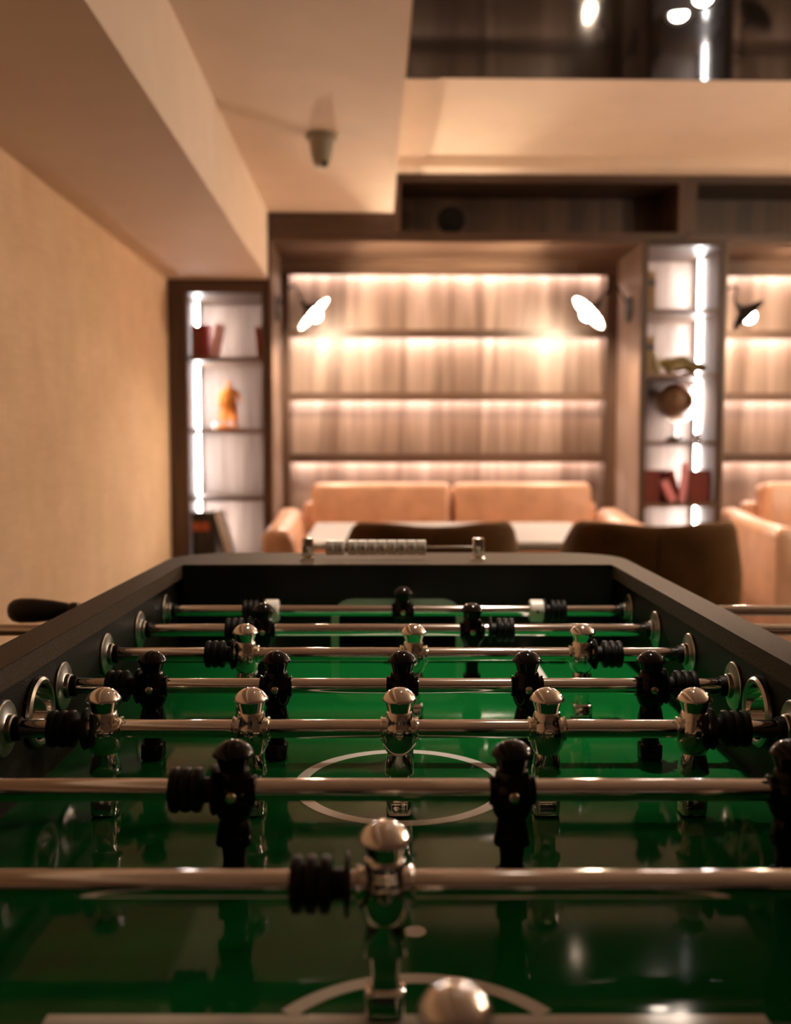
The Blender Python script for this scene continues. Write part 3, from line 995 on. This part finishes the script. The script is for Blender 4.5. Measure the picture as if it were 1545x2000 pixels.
# ------------------------------------------------------------------ rods and players
mm = .001
BODY = [(-75.0, 10.0, 9.0, 5), (-74.0, 11.2, 10.5, 6), (-61.0, 11.5, 10.0, 6), (-59.5, 11.0, 9.0, 6), (-58.8, 8.6, 6.8, 4),
        (-50, 8.2, 6.5, 3), (-42, 9.2, 7.4, 3), (-39.6, 9.6, 7.8, 3), (-39.0, 12.9, 9.6, 3.2), (-37.6, 13.3, 10.0, 3.2), (-30, 12.0, 9.6, 3),
        (-22.6, 10.6, 9.0, 2.6), (-21.2, 10.2, 9.0, 2.3), (-19.0, 11.8, 10.4, 2.2), (-15, 13.8, 12.0, 2.2), (-10, 15.0, 13.0, 2.2), (-4, 15.0, 13.5, 2.2), (1.5, 14.2, 13.6, 2.2),
        (2.4, 13.7, 13.1, 2.2), (8, 13.0, 12.4, 2.1), (13.0, 12.0, 11.4, 2), (15.0, 11.0, 10.7, 2), (15.3, 10.0, 10.0, 2), (19.5, 11.2, 11.2, 2), (23.4, 12.6, 12.6, 2), (25.0, 13.4, 13.4, 2), (25.9, 15.2, 15.2, 2)]
_R = (15.2 ** 2 + 10.4 ** 2) / (2 * 10.4)
BODY += [(26.2 + _R * math.cos(a) - (_R - 10.4), max(.4, _R * math.sin(a)), max(.4, _R * math.sin(a)), 2) for a in [math.asin(min(1, 15.2 / _R)) * (1 - k / 9) for k in range(10)]]
def make_player(mat):
    m = MB().rings([(z * mm, a * mm, b * mm, n) for z, a, b, n in BODY], 36)
    m.lathe([(-16.6 * mm, 8.6 * mm), (-16.4 * mm, 10.0 * mm), (-15.6 * mm, 10.8 * mm), (-14.4 * mm, 10.6 * mm), (-13.4 * mm, 9.6 * mm), (13.4 * mm, 9.6 * mm), (14.4 * mm, 10.6 * mm), (15.6 * mm, 10.8 * mm), (16.4 * mm, 10.0 * mm), (16.6 * mm, 8.6 * mm)], 32, 'x')
    return m
pm = {}
sm = {}
def player(parent, x, kind):
    if kind not in pm:
        o = make_player(kind).build('player_figure', 'black_gloss' if kind == 'black' else 'chrome', parent, smooth=32)
        pm[kind] = o.data
        if kind == 'black':
            q = MB().lathe([(0, .0040), (-.0015, .0041), (-.0026, .0036), (-.0032, .0022), (-.0033, .0004)], 20, 'y', (0, -.0130, -.001))
            q.build('screw', 'brass', o, smooth=40)
        else:
            q = MB().lathe([(0, .0042), (-.0014, .0042), (-.0018, .0036), (-.0008, .0030), (.0002, .0024), (.0002, .0003)], 20, 'y', (0, -.0131, -.001), cap=False)
            q.build('screw', 'chrome', o, smooth=40)
        sm[kind] = [c for c in bpy.data.objects if c.parent == o][0].data
    else:
        o = link('player_figure', pm[kind], None, parent)
        link('screw', sm[kind], None, o)
    o.location = (x, 0, 0)
    return o

bump_mesh = None
def bumper(parent, x, s):
    """ribbed rubber bumper, its broad washer towards +x when s > 0"""
    global bump_mesh
    if bump_mesh is None:
        prof = [(-.0182, .0083), (-.0182, .0120)]
        for k in range(3):
            c = -.0142 + .0080 * k
            prof += [(c - .0034, .0116), (c - .0030, .0150), (c - .0012, .0160), (c + .0012, .0160), (c + .0028, .0150), (c + .0032, .0116)]
        prof += [(.0062, .0090), (.0120, .0090), (.0128, .0172), (.0138, .0182), (.0150, .0174), (.0156, .0110), (.0165, .0083)]
        o = MB().lathe(prof, 32, 'x', cap=False).build('bumper', 'rubber', parent, smooth=35)
        bump_mesh = o.data
    else:
        o = link('bumper', bump_mesh, None, parent)
    o.location = (x, 0, 0)
    o.rotation_euler = (0, 0, 0 if s > 0 else PI)
    return o

HP = [(.0, .0095), (.004, .0125), (.012, .0125), (.016, .0105), (.022, .0120), (.045, .0155), (.075, .0182), (.098, .0186), (.110, .0165), (.117, .0110), (.120, .002)]
def rod(i, kind, xs, bumpers, handle_x, far_end, label, collars=()):
    t = tag(empty('football_rod', (TX, TY + RODS_Y[i], ROD_Z)), label, 'football rod', 'table football rods')
    side = -1 if handle_x < 0 else 1
    a, b = sorted((handle_x, far_end))
    r = .008
    MB().lathe([(a, r - .001), (a + .001, r), (b - .001, r), (b, r - .001)], 32, 'x').build('bar', 'rod', t, smooth=35)
    for x in xs:
        player(t, x, kind)
    for x, s in bumpers:
        bumper(t, x, s)
    for x in collars:
        c = MB().lathe([(-.0105, .0085), (-.0105, .0145), (-.0085, .0168), (.0085, .0168), (.0105, .0145), (.0105, .0085)], 20, 'x', (x, 0, 0), cap=False).build('collar', 'white_plastic', t, smooth=30)
        MB().lathe([(0, .0022), (-.0012, .0022), (-.0016, .0004)], 10, 'y', (x, -.0160, .001)).build('screw', 'ink', c, smooth=40)
    h = MB().lathe([(p * .88, q) for p, q in HP], 28, 'x')
    h.xf(Matrix.Translation((handle_x, 0, 0)) @ Matrix.Rotation(PI if side < 0 else 0, 4, 'Z'))
    h.build('handle', 'handle', t, smooth=40)
    MB().lathe([(-.006, .0085), (-.006, .0115), (.0, .0115), (.0, .0085)], 20, 'x', cap=False).xf(Matrix.Translation((handle_x + (.0 if side > 0 else 0), 0, 0)) @ Matrix.Rotation(PI if side < 0 else 0, 4, 'Z')).build('ferrule', 'chrome', t, smooth=40)
    return t

def X(px, F):
    return (px - 772.5) * F / 1900.0 - TX
rod(0, 'black', [X(787, 1.45)], [(X(499, 1.45), 1), (X(1081, 1.45), -1)], -.474, .70, 'steel rod with one black figure by the far goal', collars=[X(532, 1.45), X(1047, 1.45)])
rod(1, 'black', [X(515, 1.3), X(922, 1.3)], [(X(468, 1.3), 1), (X(977, 1.3), -1)], -.575, .66, 'steel rod with two black figures, second from the far goal')
rod(2, 'silver', [X(480, 1.15), X(808, 1.15), X(1137, 1.15)], [(X(432, 1.15), 1), (X(1184, 1.15), -1)], .59, -.60, 'steel rod with three chrome figures, far half of the field')
rod(3, 'black', [X(298, 1.0), X(540, 1.0), X(786, 1.0), X(1029, 1.0), X(1271, 1.0)], [(X(244, 1.0), 1), (X(1325, 1.0), -1)], -.56, .60, 'steel rod with five black figures')
rod(4, 'silver', [X(204, .85), X(491, .85), X(780, .85), X(1068, .85), X(1355, .85)], [(X(138, .85), 1), (X(1420, .85), -1)], .58, -.60, 'steel rod with five chrome figures')
rod(5, 'black', [X(457, .70), X(1000, .70), X(1000, .70) + .2], [(X(382, .70), 1), (X(1000, .70) + .2265, -1)], -.60, .58, 'steel rod with three black figures in the near half of the field')
rod(6, 'silver', [X(752, .55), X(752, .55) + .278], [(X(630, .55), 1), (X(752, .55) + .313, -1)], .62, -.58, 'steel rod with two chrome figures, near the bottom of the picture')
rod(7, 'silver', [X(884, .40)], [(X(884, .40) - .22, 1), (X(884, .40) + .22, -1)], .56, -.62, 'nearest rod with one chrome figure, its head at the bottom of the picture')

# ------------------------------------------------------------------ score counter on the far rail
scn = tag(empty('score_counter', (-.003, 1.567, RAIL_Z)), 'sliding score counter with numbered white cubes on the far rail', 'score counter')
for x in (-.139, .137):
    MB().lathe([(0, .0115), (.004, .0115), (.006, .008)], 20, 'z', (x, 0, 0)).build('post_foot', 'chrome', scn, smooth=40)
    MB().box(x - .009, x + .009, -.008, .008, .006, .037).build('post', 'chrome', scn, smooth=40, bevel=.0025, bseg=3)
MB().lathe([(-.139, .002), (.137, .002)], 14, 'x', (0, 0, .022)).build('wire', 'chrome', scn, smooth=40)
cube_me = None
px0 = [637 + 9, 656 + 8] + [680 + 9.5 + 19 * k for k in range(8)]
for k, px in enumerate(px0):
    x = (px - 772.5) * 1.585 / 1900 + .003
    if cube_me is None:
        c = MB().box(-.0073, .0073, -.0085, .0085, -.0125, .0105).build('score_cube', 'white_plastic', scn, smooth=40, bevel=.0012, bseg=2)
        cube_me = c.data
    else:
        c = link('score_cube', cube_me, None, scn)
    c.location = (x, 0, .022)
    td = bpy.data.curves.new('numeral', 'FONT')
    td.body = str(k + 1)
    td.size = .0135 if k < 9 else .0105
    td.align_x = 'CENTER'
    td.align_y = 'CENTER'
    td.extrude = .0002
    tmp = bpy.data.objects.new('numeral_curve', td)
    COL.objects.link(tmp)
    nm = bpy.data.meshes.new_from_object(tmp.evaluated_get(bpy.context.evaluated_depsgraph_get()))
    nm.materials.clear()
    bpy.data.objects.remove(tmp)
    to = link('numeral', nm, 'ink', c)
    to.location = (0, -.0087, -.001)
    to.rotation_euler = (PI / 2, 0, 0)
